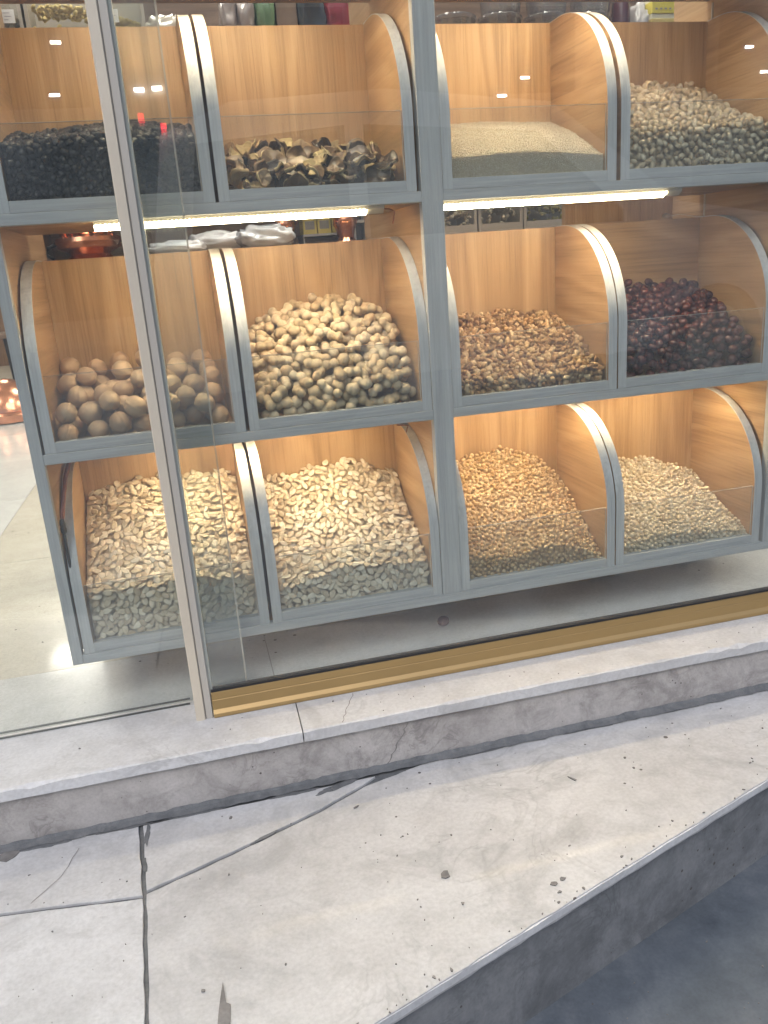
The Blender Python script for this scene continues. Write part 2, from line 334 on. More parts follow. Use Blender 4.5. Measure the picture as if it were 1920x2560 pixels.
# hairline cracks as thin dark grey strips
mb=MB()
def crack(pts,z,w,seed):
    rr=random.Random(seed); P=[]
    for i in range(len(pts)-1):
        a,b=Vector(pts[i]),Vector(pts[i+1]); n=6
        for k in range(n): P.append(a.lerp(b,k/n)+Vector((rr.uniform(-1,1),rr.uniform(-1,1)))*.0015)
    P.append(Vector(pts[-1])); V=[];F=[]
    for i,p in enumerate(P):
        t=(P[min(i+1,len(P)-1)]-P[max(0,i-1)]).normalized(); nn=Vector((-t.y,t.x))*w*(.5+.7*rr.random())
        V+=[(p.x+nn.x,p.y+nn.y,z),(p.x-nn.x,p.y-nn.y,z)]
    for i in range(len(P)-1): F.append((2*i,2*i+1,2*i+3,2*i+2))
    mb.add(V,F)
crack([(.503,-.118),(.485,-.155),(.463,-.211)],Z0+.0008,.0009,1)
crack([(-.06,-.36),(-.02,-.31),(.0,-.25)],ZL+.0008,.0006,2)
V=[];F=[];rr=random.Random(4)
for i in range(14):
    t=i/13; x=.585-.045*t+.003*rr.uniform(-1,1); z=Z0-.03-.075*t; w=.0008+.0008*rr.random(); V+=[(x-w,-.2062,z),(x+w,-.2062,z)]
for i in range(13): F.append((2*i,2*i+1,2*i+3,2*i+2))
mb.add(V,F)
tag(mb.build('cracks',plain('crack_grey',(.22,.21,.20),.9)),kind='structure')
# slab edge nosing and lower riser along the slanted outer edge
def along(off,z0,z1,name,m,t0=-3.3,t1=1.56,th=.03,ragged=0):
    V=[];F=[];n=200 if ragged else 1; rr=random.Random(3)
    for i in range(n+1):
        q=edge(t0+(t1-t0)*i/n); o=off+(ragged*(rr.random()-.5))
        for (k,z) in ((o,z0),(o,z1),(o-th,z1),(o-th,z0)): V.append((q.x+nrm.x*k,q.y+nrm.y*k,z))
    for i in range(n):
        for k in range(4): F.append((i*4+k,i*4+(k+1)%4,(i+1)*4+(k+1)%4,(i+1)*4+k))
    F+= [(0,1,2,3),(n*4+3,n*4+2,n*4+1,n*4)]
    b=MB(); b.add(V,F); return tag(b.build(name,m),kind='structure')
along(.002,ZL-.0145,ZL-.0028,'landing_nosing',stone_mat('pale_arris',(.52,.52,.52),(.62,.62,.62),(.70,.70,.70),.6,0,.3,7.),th=.02,ragged=.0014)
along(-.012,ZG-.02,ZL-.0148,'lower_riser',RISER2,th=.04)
mb=MB(); mb.box(-30,30,-30,-.19,ZG-.2,ZG); tag(mb.build('ground',ASPH),kind='structure')
# room shell of the shop
mb=MB(); mb.box(-4.7,-4.5,-.1,10,Z0-.1,2.8); mb.box(3.5,3.7,-.1,10,Z0-.1,2.8); mb.box(-4.7,3.7,10,10.2,Z0-.1,2.8)
tag(mb.build('shop_walls',plain('cream_wall',(.55,.48,.38),.8)),kind='structure')
mb=MB(); mb.box(-4.7,3.7,-.2,10.2,2.8,3.0); tag(mb.build('ceiling',PLASTER),kind='structure')
mb=MB(); mb.box(-4.7,3.7,-.4,-.2,2.35,7.); tag(mb.build('shop_front_wall',plain('facade_stone',(.4,.38,.35),.8)),kind='structure')
for i,(x,y) in enumerate([(.15,.42),(1.25,.42),(-1.9,1.8),(.6,1.9),(2.4,1.9),(-1.9,4.2),(.6,4.2),(-1.2,6.8)]):  # first two panels are added to brighten the goods behind the cabinet
    t=thing('ceiling_or_fill_light','square white ceiling light panel inside the shop, two of the set added as fill','ceiling light',(x,y,2.8),'ceiling lights of the shop')
    b=MB(); b.box(-.3,.3,-.3,.3,-.03,-.001); b.build('frame',WHITE,t); b=MB(); b.box(-.27,.27,-.27,.27,-.036,-.031); b.build('diffuser',CEIL,t)
# ------------------------------------------------------------------ shop window: glass, stile, gold rail
t=thing('glass_panel','large clear fixed shop window pane standing in the gold sill rail','window',(0,0,0))
b=MB(); b.box(.243,3.4,-.104,-.096,-.046,2.35); b.build('pane',GLASS,t)
b=MB(); b.box(.243,3.4,-.1075,-.0925,-.0495,-.0455); b.build('gasket',BLACK,t)
t=thing('sliding_door','clear frameless sliding glass door leaf left of the aluminium stile','door',(0,0,0))
b=MB(); b.box(-1.1,.309,-.040,-.031,-.094,2.33); b.build('pane',GLASS,t)
b=MB(); b.box(.3092,.3122,-.0405,-.0305,-.094,2.33); b.build('edge_seal',EDGE,t)
t=thing('door_stile','tall beige aluminium stile standing at the end of the gold rail','door frame',(.2105,-.11,-.1)); t.rotation_euler=(0,math.radians(.08),0)
b=MB(); b.prism([(.0,.001),(.002,-.001),(.0155,-.001),(.0165,.001),(.0165,.055),(0,.055)],2,.0,2.4); b.build('front_profile',ALU,t)
b=MB(); b.box(.0165,.0183,.003,.05,.0,2.4); b.build('groove',plain('stile_groove',(.28,.26,.235),.6),t)
b=MB(); b.box(.0183,.030,.0015,.055,.0,2.4); b.build('side_profile',ALUG,t,bevel=.0008)
b=MB(); b.box(.030,.036,.007,.05,.045,2.4); b.build('glazing_bead',plain('bead_plastic',(.42,.43,.40),.5),t)
t=thing('window_rail','gold anodised metal rail along the bottom of the shop window','window rail',(.2425,-.1,-.1))
prof=[(-.004,0.0),(-.0125,0.0005),(-.0135,.003),(-.0125,.008),(-.0085,.0125),(-.0068,.0145),(-.0065,.033),(-.0058,.0335),(-.0058,.0345),(-.0065,.035),(-.0065,.048),(-.0055,.0502),(-.002,.0502),(.0,.048),(.0,0.0)]
b=MB(); b.prism(prof,0,0,3.2); b.build('channel',GOLD,t,bevel=.0004)
b=MB(); b.box(0,3.2,.0005,.0045,0,.0465); b.build('liner',BLACK,t)
# ------------------------------------------------------------------ cabinet
ZS=[.018,.4006,.7935,1.186]            # shelf tops
PX=[(0.,.0192),(.7274,.7678),(1.4815,1.5005)]
cab=thing('display_cabinet','tall grey fronted wooden display cabinet with three rows of curved bins','cabinet',(0,0,0))
for i,(x0,x1) in enumerate(PX):
    b=MB(); b.box(x0,x1,0,.019,.018 if i!=0 else 0,1.6); p=b.build('post',GV,cab,bevel=.0009)
    b=MB(); b.box(x0,x1,.0192,[.5,.47,.41][i],.0185,1.6); b.build('side_panel',WD,cab,bevel=.0008)
for i,z in enumerate(ZS):
    for (xa,xb) in ([(.0194,1.5005)] if i==0 else [(.0194,.7272),(.768,1.4813)]):
        b=MB(); b.box(xa,xb,.0005 if i else -.0004,.019,z-.018,z); b.build('shelf_front',GH,cab,bevel=.0009)
        b=MB(); b.box(xa,xb,.0192,.285,z-.0175,z-.0004); b.build('shelf_board',WH,cab)
b=MB(); b.box(1.197,1.4813,.392,.41,.1,1.0); b.build('back_board',WV,cab)
b=MB(); b.box(1.4785,1.4813,.2605,.2645,.42,1.16); b.build('cable_channel',PALEWIRE,cab)
for x in (.09,.71,.80,1.245,1.43):
    b=MB()
    b.tube([(x-.011,.23,-.072),(x+.011,.23,-.072)],.0275,20)
    b.box(x-.014,x-.0115,.21,.245,-.075,-.018); b.box(x+.0115,x+.014,.21,.245,-.075,-.018); b.box(x-.02,x+.02,.20,.25,-.018,-.0005)
    b.build('caster',plain('caster_grey',(.25,.26,.26),.5),cab,auto=True)
for z,k in ((ZS[1],0),(ZS[2],1),(ZS[3],2)):
    for (xa,xb,xe) in ((.165,.632,.660),(.7705,1.225,1.255)):
        zb=z-.018; dy=.085 if k==0 else 0.
        if k==0 and xa>.7: xb,xe=1.43,1.455
        b=MB(); b.prism([(.010,zb-.0004),(.026,zb-.0004),(.026,zb-.012),(.021,zb-.0135),(.0098,zb-.006)],0,xa,xe); s=b.build('light_strip',plain('strip_housing',(.72,.66,.55),.4),cab); s.location.y=dy
        b=MB(); b.prism([(.0090,zb-.0072),(.0200,zb-.0136),(.0194,zb-.0144),(.0084,zb-.0080)],0,xa,xb-.004)
        n=int((xb-xa)/.0072)
        for q in range(n): 
            x=xa+.004+q*.0072; b.lathe([(.0008,-.0030),(.0018,-.0021),(.0022,0),(.0018,.0021),(.0008,.0030)],(x,.0105,zb-.0078),8)
        b.build('led_row',LED,s)
        b=MB(); b.prism([(.0212,zb-.0138),(.0262,zb-.0125),(.0266,zb-.0134),(.0215,zb-.0147)],0,xa,xb-.004); b.build('led_lens',LEDM[k],s)
    b=MB(); b.tube([(.658,.018,z-.024),(.672,.02,z-.025),(.684,.03,z-.029),(.6865,.045,z-.034),(.687,.06,z-.048)],.0011,6); b.build('cable',CABLE,cab)
b=MB(); b.tube([(.055,.12,.378),(.047,.085,.366),(.040,.06,.345),(.034,.03,.31),(.0300,.012,.285),(.0285,.008,.272)],.0042,8); b.build('cable',CABLE,cab,smooth=True)
b=MB(); b.lathe([(.002,-.014),(.005,-.011),(.0055,-.004),(.0045,.0),(.0055,.004),(.004,.012),(.002,.014)],(.0285,.0075,.268),10); b.tube([(.0283,.0085,.258),(.0272,.010,.22),(.0265,.011,.15),(.0263,.011,.02)],.0026,8); b.build('cable_joint',BLACK,cab,smooth=True)
# ------------------------------------------------------------------ bins
RC=.2; ZC=.126; BH=.326; BD=.258
def profile(n=18):
    P=[(0.,0.),(0.,ZC)]
    for k in range(1,n+1):
        a=math.pi/2*k/n; P.append((RC-RC*math.cos(a),ZC+RC*math.sin(a)))
    P.append((BD,BH)); return P
def make_bin(name,x0,x1,z,label,back=None):
    t=thing(name,label,'storage bin',(x0,.003,z+.0006),'curved wooden bins of the display cabinet')
    w=x1-x0; T=.0185; P=profile()
    inner=[(max(p[0],.0012),p[1]) if p[1]<ZC+.001 else (p[0]+.0012*(RC-p[0])/RC if p[0]<RC else p[0],p[1]-.0012*((p[1]-ZC)/RC)) for p in P]
    for xa in (0.,w-T):
        b=MB(); b.prism(inner+[(BD,0.)],0,xa+.0003,xa+T-.0003); s=b.build('side_panel',WD,t)
        V=[];F=[];n=len(P)
        for p,q in zip(P,inner): V+=[(xa,p[0],p[1]),(xa+T,p[0],p[1]),(xa+T,q[0],q[1]-.00005),(xa,q[0],q[1]-.00005)]
        for i in range(n-1):
            for k in range(4): F.append((i*4+k,i*4+(k+1)%4,(i+1)*4+(k+1)%4,(i+1)*4+k))
        F+=[(0,1,2,3),tuple((n-1)*4+k for k in (3,2,1,0))]
        b=MB(); b.add(V,F); b.build('edge_trim',GC2,s,auto=True)
    b=MB(); b.box(T,w-T,.238,.2555,.0,BH-.001); b.build('back_panel',back or WV,t,bevel=.0006)
    b=MB(); b.box(T,w-T,.018,.2378,.001,.008); b.build('bottom_panel',WH,t)
    b=MB(); b.box(T,w-T,.0006,.0178,.0,.0185); b.build('front_rail',GH,t,bevel=.0007)
    b=MB(); b.box(T+.0008,w-T-.0008,.0055,.0085,.0187,.1315); f=b.build('acrylic_front',ACRYL,t)
    b=MB(); b.box(T+.0008,w-T-.0008,.0054,.0086,.1316,.1326); b.box(w-T-.0022,w-T-.0008,.0040,.0054,.0187,.1316); b.build('polished_edge',EDGE,f)
    return t
GC2=grey_mat('grey_edge_band_upright',2,1.1)
X=[(.0235,.3710),(.3775,.7262),(.7688,1.1165),(1.1195,1.4735)]
BL={(0,0):'bottom row bin of white pumpkin seeds behind the aluminium stile',(0,1):'bottom row bin of white pumpkin seeds just left of the centre post',(0,2):'bottom row bin of golden chickpeas just right of the centre post',(0,3):'bottom row bin of pale cream chickpeas at the right end',
(1,0):'middle row bin of whole walnuts behind the aluminium stile',(1,1):'middle row bin of peanuts in their shells',(1,2):'middle row bin of broken walnut kernels',(1,3):'middle row bin of dark red jujubes with horizontal grain back',
(2,0):'top row bin of black raisins behind the aluminium stile',(2,1):'top row bin of dried curled fruit slices',(2,2):'top row bin of fine white sesame seeds',(2,3):'top row bin of blanched peanut kernels at the right end'}
XTOP=[(.0235,.3665),(.3725,.7200),(.7690,1.1105),(1.1195,1.4735)]
for r_ in range(3):
    for c_ in range(4):
        x0,x1=(XTOP if r_==2 else X)[c_]
        make_bin('storage_bin',x0,x1,ZS[r_],BL[(r_,c_)],WH if (r_,c_)==(1,3) else None)
# ------------------------------------------------------------------ lumps (one base mesh per kind)
def ico(sub,fn):
    bm=bmesh.new(); bmesh.ops.create_icosphere(bm,subdivisions=sub,radius=1.); 
    for v in bm.verts: v.co=fn(v.co.normalized())
    V=np.array([v.co[:] for v in bm.verts]); bm.verts.index_update(); F=np.array([[q.index for q in f.verts] for f in bm.faces]); bm.free(); return V,F

def walnut(o):
    def f(n):
        r=1+.035*nz(n,3,o)+.02*nz(n,8,o); seam=math.exp(-(n.y/.07)**2); r+=.075*seam-.045*math.exp(-((abs(n.y)-.16)/.08)**2)
        tip=max(0,n.x)**10*.10
        return Vector((n.x*(1.06+tip),n.y*.97,n.z*1.0))*r*.0190
    return ico(4,f)
def jujube(o):
    def f(n): return Vector((n.x*1.22,n.y,n.z*.95))*(1+.05*nz(n,2.5,o)+.035*nz(n,6,o)-.12*abs(n.x)**14)*.0118
    return ico(3,f)
def chick(o):
    def f(n): return Vector((n.x*1.05+.08*max(0,n.x)**6,n.y*.99,n.z*.97))*(1+.03*nz(n,2,o))*.0044
    return ico(2,f)
def kernel(o):
    def f(n): return Vector((n.x*1.55,n.y*.93,n.z*.9))*(1+.05*nz(n,2,o)-.06*math.exp(-(n.y/.12)**2))*.0055
    return ico(2,f)
def pump(o):
    def f(n):
        w=(1-.55*max(0,n.x)**1.6); return Vector((n.x*.0096,n.y*.0060*w,n.z*.0009*(1.25-.5*(n.x*n.x+n.y*n.y))))
    return ico(2,f)
def wk(o):
    def f(n):
        r=1+.55*nz(n,1.7,o)+.35*nz(n,4,o*2); return Vector((n.x*1.25,n.y,n.z*.75))*max(.35,r)*.0052
    return ico(2,f)
def raisin(o):
    def f(n): return Vector((n.x*1.35,n.y,n.z*.85))*(1+.18*nz(n,3,o)+.1*nz(n,7,o))*.0055
    return ico(2,f)
def seedlet(o):
    V=np.array([(1,0,0),(-1,0,0),(0,.6,0),(0,-.6,0),(0,0,.35),(0,0,-.35)],float)*.0022
    return V,np.array([(0,2,4),(2,1,4),(1,3,4),(3,0,4),(2,0,5),(1,2,5),(3,1,5),(0,3,5)])
def peanut(o):
    rr=random.Random(int(o*10)); L=rr.uniform(.0155,.0185); n=15; seg=12; V=[];F=[]; one=(int(o)%4==3)
    if one: L=.0115
    bend=rr.uniform(-.004,.004); wa=rr.uniform(.58,.74); a1=rr.uniform(.92,1.05); a2=rr.uniform(.92,1.08)
    for i in range(n):
        t=-1+2*i/(n-1); tt=abs(t)
        lobe=math.sqrt(max(0,1-tt**3.2)); waist=1-(1-wa)*math.exp(-(t/.28)**2) if not one else 1
        R=.0094*lobe*waist*(a1 if t<0 else a2)+.0003
        for k in range(seg):
            a=2*math.pi*k/seg; q=R*(1+.045*math.cos(a*6)*lobe+.05*nz((t*3,math.cos(a),math.sin(a)),2,o))
            V.append((L*t,q*math.cos(a)+bend*(1-t*t),q*math.sin(a)))
    for i in range(n-1):
        for k in range(seg): F.append((i*seg+k,i*seg+(k+1)%seg,(i+1)*seg+(k+1)%seg)); F.append((i*seg+k,(i+1)*seg+(k+1)%seg,(i+1)*seg+k))
    return np.array(V),np.array(F)
def slice_(o):
    # dried fruit slice: shrunken glossy dark flesh held by an uneven pale rind, curled to a shell
    rr=random.Random(int(o*13)); Rr=rr.uniform(.016,.023); curl=rr.uniform(4,34); sad=rr.uniform(-14,10); V=[];F=[];M=[]; seg=22; pale=rr.random()
    rings=[(0,.0022),(.3,.0016),(.55,.0026),(.76,.0018),(.88,.0030),(.96,.0034),(1.,.0020)]
    def top(r,a,h):
        x=Rr*r*math.cos(a)*(1+.10*math.sin(3*a+o)+.06*math.sin(2*a-o)); y=Rr*r*math.sin(a)*(1+.07*math.cos(4*a+o))
        z=curl*x*x+sad*y*y+.0022*math.sin(4*a+o)*r+h+.0030*nz((x*130,y*130,o),1)
        return (x,y,z)
    for side in (1,-1):
        base=len(V); V.append(top(0,0,side*rings[0][1]))
        for (r,h) in rings[1:]:
            for k in range(seg): V.append(top(r,2*math.pi*k/seg,side*h*(1 if r<.99 else .25)))
        for k in range(seg):
            f=(base,base+1+k,base+1+(k+1)%seg); F.append(f if side>0 else f[::-1]); M.append(0 if pale>.8 else 1)
        for j in range(len(rings)-2):
            for k in range(seg):
                a,b_,c,d_=base+1+j*seg+k,base+1+j*seg+(k+1)%seg,base+1+(j+1)*seg+(k+1)%seg,base+1+(j+1)*seg+k
                f=(a,d_,c,b_); F.append(f[::-1] if side<0 else f)
                M.append(0 if (pale>.8 or (j>=4 and nz((math.cos(2*math.pi*k/seg),math.sin(2*math.pi*k/seg),o*3),1.3)>-.12)) else 1)
    n=len(V)//2
    for k in range(seg):
        a=n-seg+k;b_=n-seg+(k+1)%seg; F.append((a,a+n,b_+n,b_)); M.append(0 if pale>.5 else 1)
    return np.array(V),F,M
# ------------------------------------------------------------------ heaps
def surf(front,mid,back):
    f,m,b=[np.array(q) for q in (front,mid,back)]
    def h(x,y):
        a=np.interp(x,f[:,0],f[:,1]); c=np.interp(x,m[:,0],m[:,1]); e=np.interp(x,b[:,0],b[:,1])
        t=np.clip((np.asarray(y)-.02)/.215,0,1)*2
        z=np.where(t<1,a+(c-a)*t,c+(e-c)*(t-1)); return z
    return h
HS={'P1':([(.04,.140),(.22,.138),(.36,.126)],[(.04,.205),(.2,.222),(.36,.21)],[(.04,.265),(.06,.28),(.12,.296),(.28,.297),(.36,.284)]),
'P2':([(.39,.089),(.54,.117),(.706,.10)],[(.39,.175),(.55,.195),(.706,.16)],[(.40,.26),(.48,.272),(.58,.284),(.64,.270),(.706,.235)]),
'C1':([(.79,.092),(.9,.076),(.957,.089),(1.01,.085),(1.096,.045)],[(.79,.17),(.95,.175),(1.096,.122)],[(.79,.23),(.854,.246),(.95,.26),(1.03,.236),(1.096,.175)]),
'C2':([(1.14,.061),(1.265,.075),(1.353,.067),(1.456,.05)],[(1.14,.13),(1.3,.135),(1.456,.095)],[(1.14,.192),(1.256,.195),(1.331,.19),(1.456,.142)]),
'PN':([(.4,.462),(.55,.468),(.7,.47)],[(.4,.535),(.55,.58),(.7,.565)],[(.40,.575),(.485,.615),(.595,.638),(.7,.60)]),
'WK':([(.78,.452),(.98,.447),(1.05,.455),(1.096,.447)],[(.78,.508),(.95,.512),(1.096,.51)],[(.78,.565),(.96,.567),(1.096,.548)]),
'JU':([(1.14,.485),(1.23,.482),(1.358,.492),(1.456,.464)],[(1.14,.55),(1.3,.555),(1.456,.54)],[(1.14,.612),(1.34,.607),(1.456,.592)]),
'SE':([(.78,.851),(.93,.858),(1.02,.853),(1.095,.845)],[(.78,.905),(.93,.908),(1.095,.898)],[(.78,.935),(.93,.942),(1.095,.936)]),
'PK':([(1.14,.887),(1.3,.889),(1.42,.895),(1.456,.885)],[(1.14,.955),(1.3,.96),(1.456,.93)],[(1.14,.998),(1.27,1.006),(1.347,1.008),(1.434,.999),(1.456,.985)]),
'RA':([(.04,.90),(.2,.912),(.36,.905)],[(.04,.93),(.2,.942),(.36,.935)],[(.04,.942),(.154,.958),(.248,.966),(.36,.95)]),
'MU':([(.39,.845),(.55,.85),(.70,.855)],[(.39,.885),(.55,.885),(.70,.895)],[(.39,.925),(.55,.925),(.70,.91)]),
'WA':([(.04,.478),(.2,.485),(.355,.48)],[(.04,.515),(.2,.525),(.355,.515)],[(.04,.578),(.2,.572),(.355,.55)])}
XR={'P1':(.0425,.352),'P2':(.3965,.707),'C1':(.7878,1.0975),'C2':(1.1385,1.4545),'PN':(.3965,.707),'WK':(.7878,1.0975),'JU':(1.1385,1.4545),'SE':(.788,1.0915),'PK':(1.1385,1.4545),'RA':(.0425,.3475),'MU':(.3915,.701),'WA':(.0425,.352)}
ROW={'P1':0,'P2':0,'C1':0,'C2':0,'PN':1,'WK':1,'JU':1,'WA':1,'SE':2,'PK':2,'RA':2,'MU':2}
Y0,Y1=.0125,.2395
CAM=Vector((.2801,-1.4739,.6708))
def rotations(n,normals,tilt,spin=True):
    """random frames whose local Z leans about the given normals"""
    N=normals+NP.normal(0,tilt,(n,3)); N/=np.linalg.norm(N,axis=1,keepdims=True)
    T=NP.normal(0,1,(n,3)); T-=N*np.sum(T*N,1,keepdims=True); T/=np.linalg.norm(T,axis=1,keepdims=True)
    return np.stack([T,np.cross(N,T),N],2)
def bulk(name,bases,pos,Rm,scale,m,label,cat,parent=None):
    """many small pieces in one mesh (loose heap)"""
    Vs=[];Fs=[];o=0; k=NP.integers(0,len(bases),len(pos))
    for i in range(len(pos)):
        V,F=bases[k[i]]; Vs.append((V*scale[i])@Rm[i].T+pos[i]); Fs.append(F+o); o+=len(V)
    V=np.concatenate(Vs).astype(np.float32); F=np.concatenate(Fs).astype(np.int32)
    me=bpy.data.meshes.new(name); me.vertices.add(len(V)); me.vertices.foreach_set('co',V.ravel())
    me.loops.add(F.size); me.loops.foreach_set('vertex_index',F.ravel()); me.polygons.add(len(F))
    me.polygons.foreach_set('loop_start',np.arange(0,F.size,3,dtype=np.int32)); me.polygons.foreach_set('loop_total',np.full(len(F),3,dtype=np.int32))
    me.update(calc_edges=True); me.polygons.foreach_set('use_smooth',np.ones(len(F),dtype=bool)); me.materials.append(m)
    ob=link(name,me); return tag(ob,label,cat,kind='stuff')
def shell(key,r,layers,dens):
    """dart throwing in the outer layer of a heap (top, front and right faces)"""
    h=surf(*HS[key]); xl,xr=XR[key]; zb=ZS[ROW[key]]+.009
    cell=2*r*dens; grid={}; out=[]; 
    nt=int((xr-xl)*(.45)/(r*r)*layers*2.2)
    x=NP.uniform(xl+r,xr-r,nt); y=NP.uniform(Y0+r,Y1-r,nt); kind=NP.random(nt); top=h(x,y)
    am=min(1,(r/.0045)**3); top=top+am*(.003*np.sin(x*70+3)*np.cos(y*55)+.002*np.sin(x*140))
    dep=NP.random(nt)**1.3*layers*2*r
    fr=kind<.34
    y=np.where(fr,Y0+r+NP.random(nt)**1.2*layers*1.6*r,y); top=np.where(fr,h(x,y),top)
    z=np.where(fr,NP.uniform(0,1,nt)*np.maximum(top-zb-2*r,0)+zb+r,top-r-dep)
    ok=(z>zb+r*.9)&(z<top-r*.6); x,y,z,top=x[ok],y[ok],z[ok],top[ok]
    o=np.argsort(top-z+NP.random(len(z))*r*2)   # outermost first
    for i in o:
        c=(int(x[i]//cell),int(y[i]//cell),int(z[i]//cell)); bad=False
        for a in (-1,0,1):
            for b in (-1,0,1):
                for e in (-1,0,1):
                    for (px,py,pz) in grid.get((c[0]+a,c[1]+b,c[2]+e),()):
                        if (px-x[i])**2+(py-y[i])**2+(pz-z[i])**2<cell*cell: bad=True;break
                    if bad:break
                if bad:break
            if bad:break
        if not bad: grid.setdefault(c,[]).append((x[i],y[i],z[i])); out.append((x[i],y[i],z[i]))
    P=np.array(out); e=.01
    nx=-(h(P[:,0]+e,P[:,1])-h(P[:,0]-e,P[:,1]))/(2*e); ny=-(h(P[:,0],np.minimum(P[:,1]+e,.235))-h(P[:,0],np.maximum(P[:,1]-e,.02)))/(2*e)
    N=np.stack([nx,ny,np.ones(len(P))],1); 
    frontish=(P[:,1]<Y0+2.4*r)&(h(P[:,0],P[:,1])-P[:,2]>2*r); N[frontish]=(0,-1,.35); N/=np.linalg.norm(N,axis=1,keepdims=True)
    depth=np.minimum(h(P[:,0],P[:,1])-P[:,2],np.where(frontish,P[:,1]-Y0,1.)); return P,N,depth
def core(key,inset,m,name=None):
    """the packed inside of a heap, one sheet just under the loose pieces"""
    h=surf(*HS[key]); xl,xr=XR[key]; zb=ZS[ROW[key]]+.0089; nx,ny=22,14
    xs=np.linspace(xl+.001,xr-.001,nx); ys=np.linspace(Y0+inset,Y1-.001,ny); V=[];F=[]
    for j in range(ny):
        for i in range(nx): V.append((xs[i],ys[j],max(zb,float(h(xs[i],ys[j]))-inset)))
    for i in range(nx): V.append((xs[i],ys[0],zb))
    for j in range(ny-1):
        for i in range(nx-1): F+= [(j*nx+i,j*nx+i+1,(j+1)*nx+i+1),(j*nx+i,(j+1)*nx+i+1,(j+1)*nx+i)]
    o=nx*ny
    for i in range(nx-1): F+=[(o+i,o+i+1,i+1),(o+i,i+1,i)]
    return np.array(V),np.array(F)
def singles(name,bases,pos,Rm,scale,m,label,cat,group,extra=None):
    ms=[]
    for V,F,*q in bases:
        ms.append(mesh_np(name,V,F,m,True,q[0] if q else None))
    k=NP.integers(0,len(bases),len(pos))
    proto=None
    for i in range(len(pos)):
        if proto is None:
            o=bpy.data.objects.new(name,ms[k[i]]); proto=o
        else:
            o=proto.copy(); o.data=ms[k[i]]
        COL.objects.link(o)
        M4=Matrix.Identity(4)
        for a in range(3):
            for b in range(3): M4[a][b]=float(Rm[i][a][b]*scale[i])
            M4[a][3]=float(pos[i][a])
        o.matrix_world=M4; tag(o,label,cat,group)
def heap(key,fn,nb,r,layers,dens,tilt,m,nm,one,label_stuff,label_one,cat,group,n_single=0,inset=None,sc=(.88,1.12)):
    bases=[fn(i+1.3) for i in range(nb)]
    P,N,dep=shell(key,r,layers,dens); Rm=rotations(len(P),N,tilt); scale=NP.uniform(sc[0],sc[1],len(P))
    dist=np.linalg.norm(P-np.array(CAM),axis=1)
    order=np.argsort(dist+np.where(dep<1.35*r,0,10)); S_=order[:n_single]; O_=order[n_single:]
    if n_single: singles(one,bases,P[S_],Rm[S_],scale[S_],m,label_one,cat,group)
    V,F=core(key,inset or r*1.6,m)
    # the core sheet is one more (big) piece of the heap mesh
    ob=bulk(nm,bases,P[O_],Rm[O_],scale[O_],m,label_stuff,cat)
    me=ob.data; bm=bmesh.new(); bm.from_mesh(me); vs=[bm.verts.new(v) for v in V]
    for f in F: bm.faces.new([vs[i] for i in f])
    bm.to_mesh(me); bm.free(); return ob
heap('P1',pump,5,.0064,3.4,.78,.17,M_PUMP,'pumpkin_seed_heap','pumpkin_seed','white pumpkin seeds heaped in the bottom bin behind the aluminium stile','white pumpkin seed at the front of the heap behind the aluminium stile','pumpkin seeds','pumpkin seeds in the bin behind the stile',150,.020)
heap('P2',pump,5,.0064,3.4,.78,.17,M_PUMP,'pumpkin_seed_heap','pumpkin_seed','white pumpkin seeds heaped in the bottom bin left of the centre post','white pumpkin seed at the front of the heap left of the centre post','pumpkin seeds','pumpkin seeds in the bin left of the centre post',150,.020)
heap('C1',chick,4,.0045,2.8,.96,1.,M_CG,'chickpea_heap','chickpea','golden chickpeas heaped high in the bin right of the centre post','golden brown chickpea at the front of its heap right of the centre post','chickpeas','golden chickpeas near the front',150,.014)
heap('C2',chick,4,.0045,2.8,.96,1.,M_CP,'chickpea_heap','chickpea','pale cream chickpeas heaped low in the bottom right bin','pale cream chickpea at the front of its heap in the bottom right bin','chickpeas','pale chickpeas near the front',150,.014)
heap('PK',kernel,4,.0058,2.6,.98,.7,M_PK,'peanut_kernel_heap','peanut_kernel','blanched peanut kernels heaped in the top right bin','blanched peanut kernel at the front of the heap in the top right bin','peanut kernels','peanut kernels near the front',200,.0165)
heap('WK',wk,8,.0052,2.8,.88,1.,M_WK,'walnut_kernel_heap','walnut_kernel','broken brown walnut kernels heaped in the middle row bin','','walnut kernels','',0,.0155,(.7,1.35))
heap('RA',raisin,6,.0056,2.4,.88,.8,M_RA,'raisin_heap','raisin','black wrinkled raisins filling the top left bin','','raisins','',0,.0115,(.8,1.25))
heap('SE',seedlet,1,.0021,1.6,.62,.5,M_SE,'sesame_heap','sesame','fine off white sesame seeds sloping in the top row bin','','sesame seeds','',0,.0045,(.85,1.15))
# larger nuts: dropped one by one so that they rest on each other
def drop(key,r,tries,off=0.,jit=.1,stop=70,seed=1,step=9):
    rng=np.random.default_rng(seed); h=surf(*HS[key]); xl,xr=XR[key]; zb=ZS[ROW[key]]+.0088; P=np.zeros((0,4)); fail=0
    for _ in range(tries):
        rr=r*(1+jit*rng.uniform(-1,1)); cx=rng.uniform(xl+rr,xr-rr,step); cy=rng.uniform(Y0+rr,Y1-rr,step)
        z=np.full(step,zb+rr)
        if len(P):
            dx=cx[:,None]-P[:,0]; dy=cy[:,None]-P[:,1]; s=(rr+P[:,3])*.97; q=s*s-dx*dx-dy*dy
            z=np.maximum(z,np.where(q>0,P[:,2]+np.sqrt(np.maximum(q,0)),-9).max(1))
        sc_=z-h(cx,cy); i=int(np.argmin(sc_))
        if z[i]+rr*off<h(cx[i],cy[i]): P=np.vstack([P,[cx[i],cy[i],z[i],rr]]); fail=0
        else:
            fail+=1
            if fail>stop: break
    return P
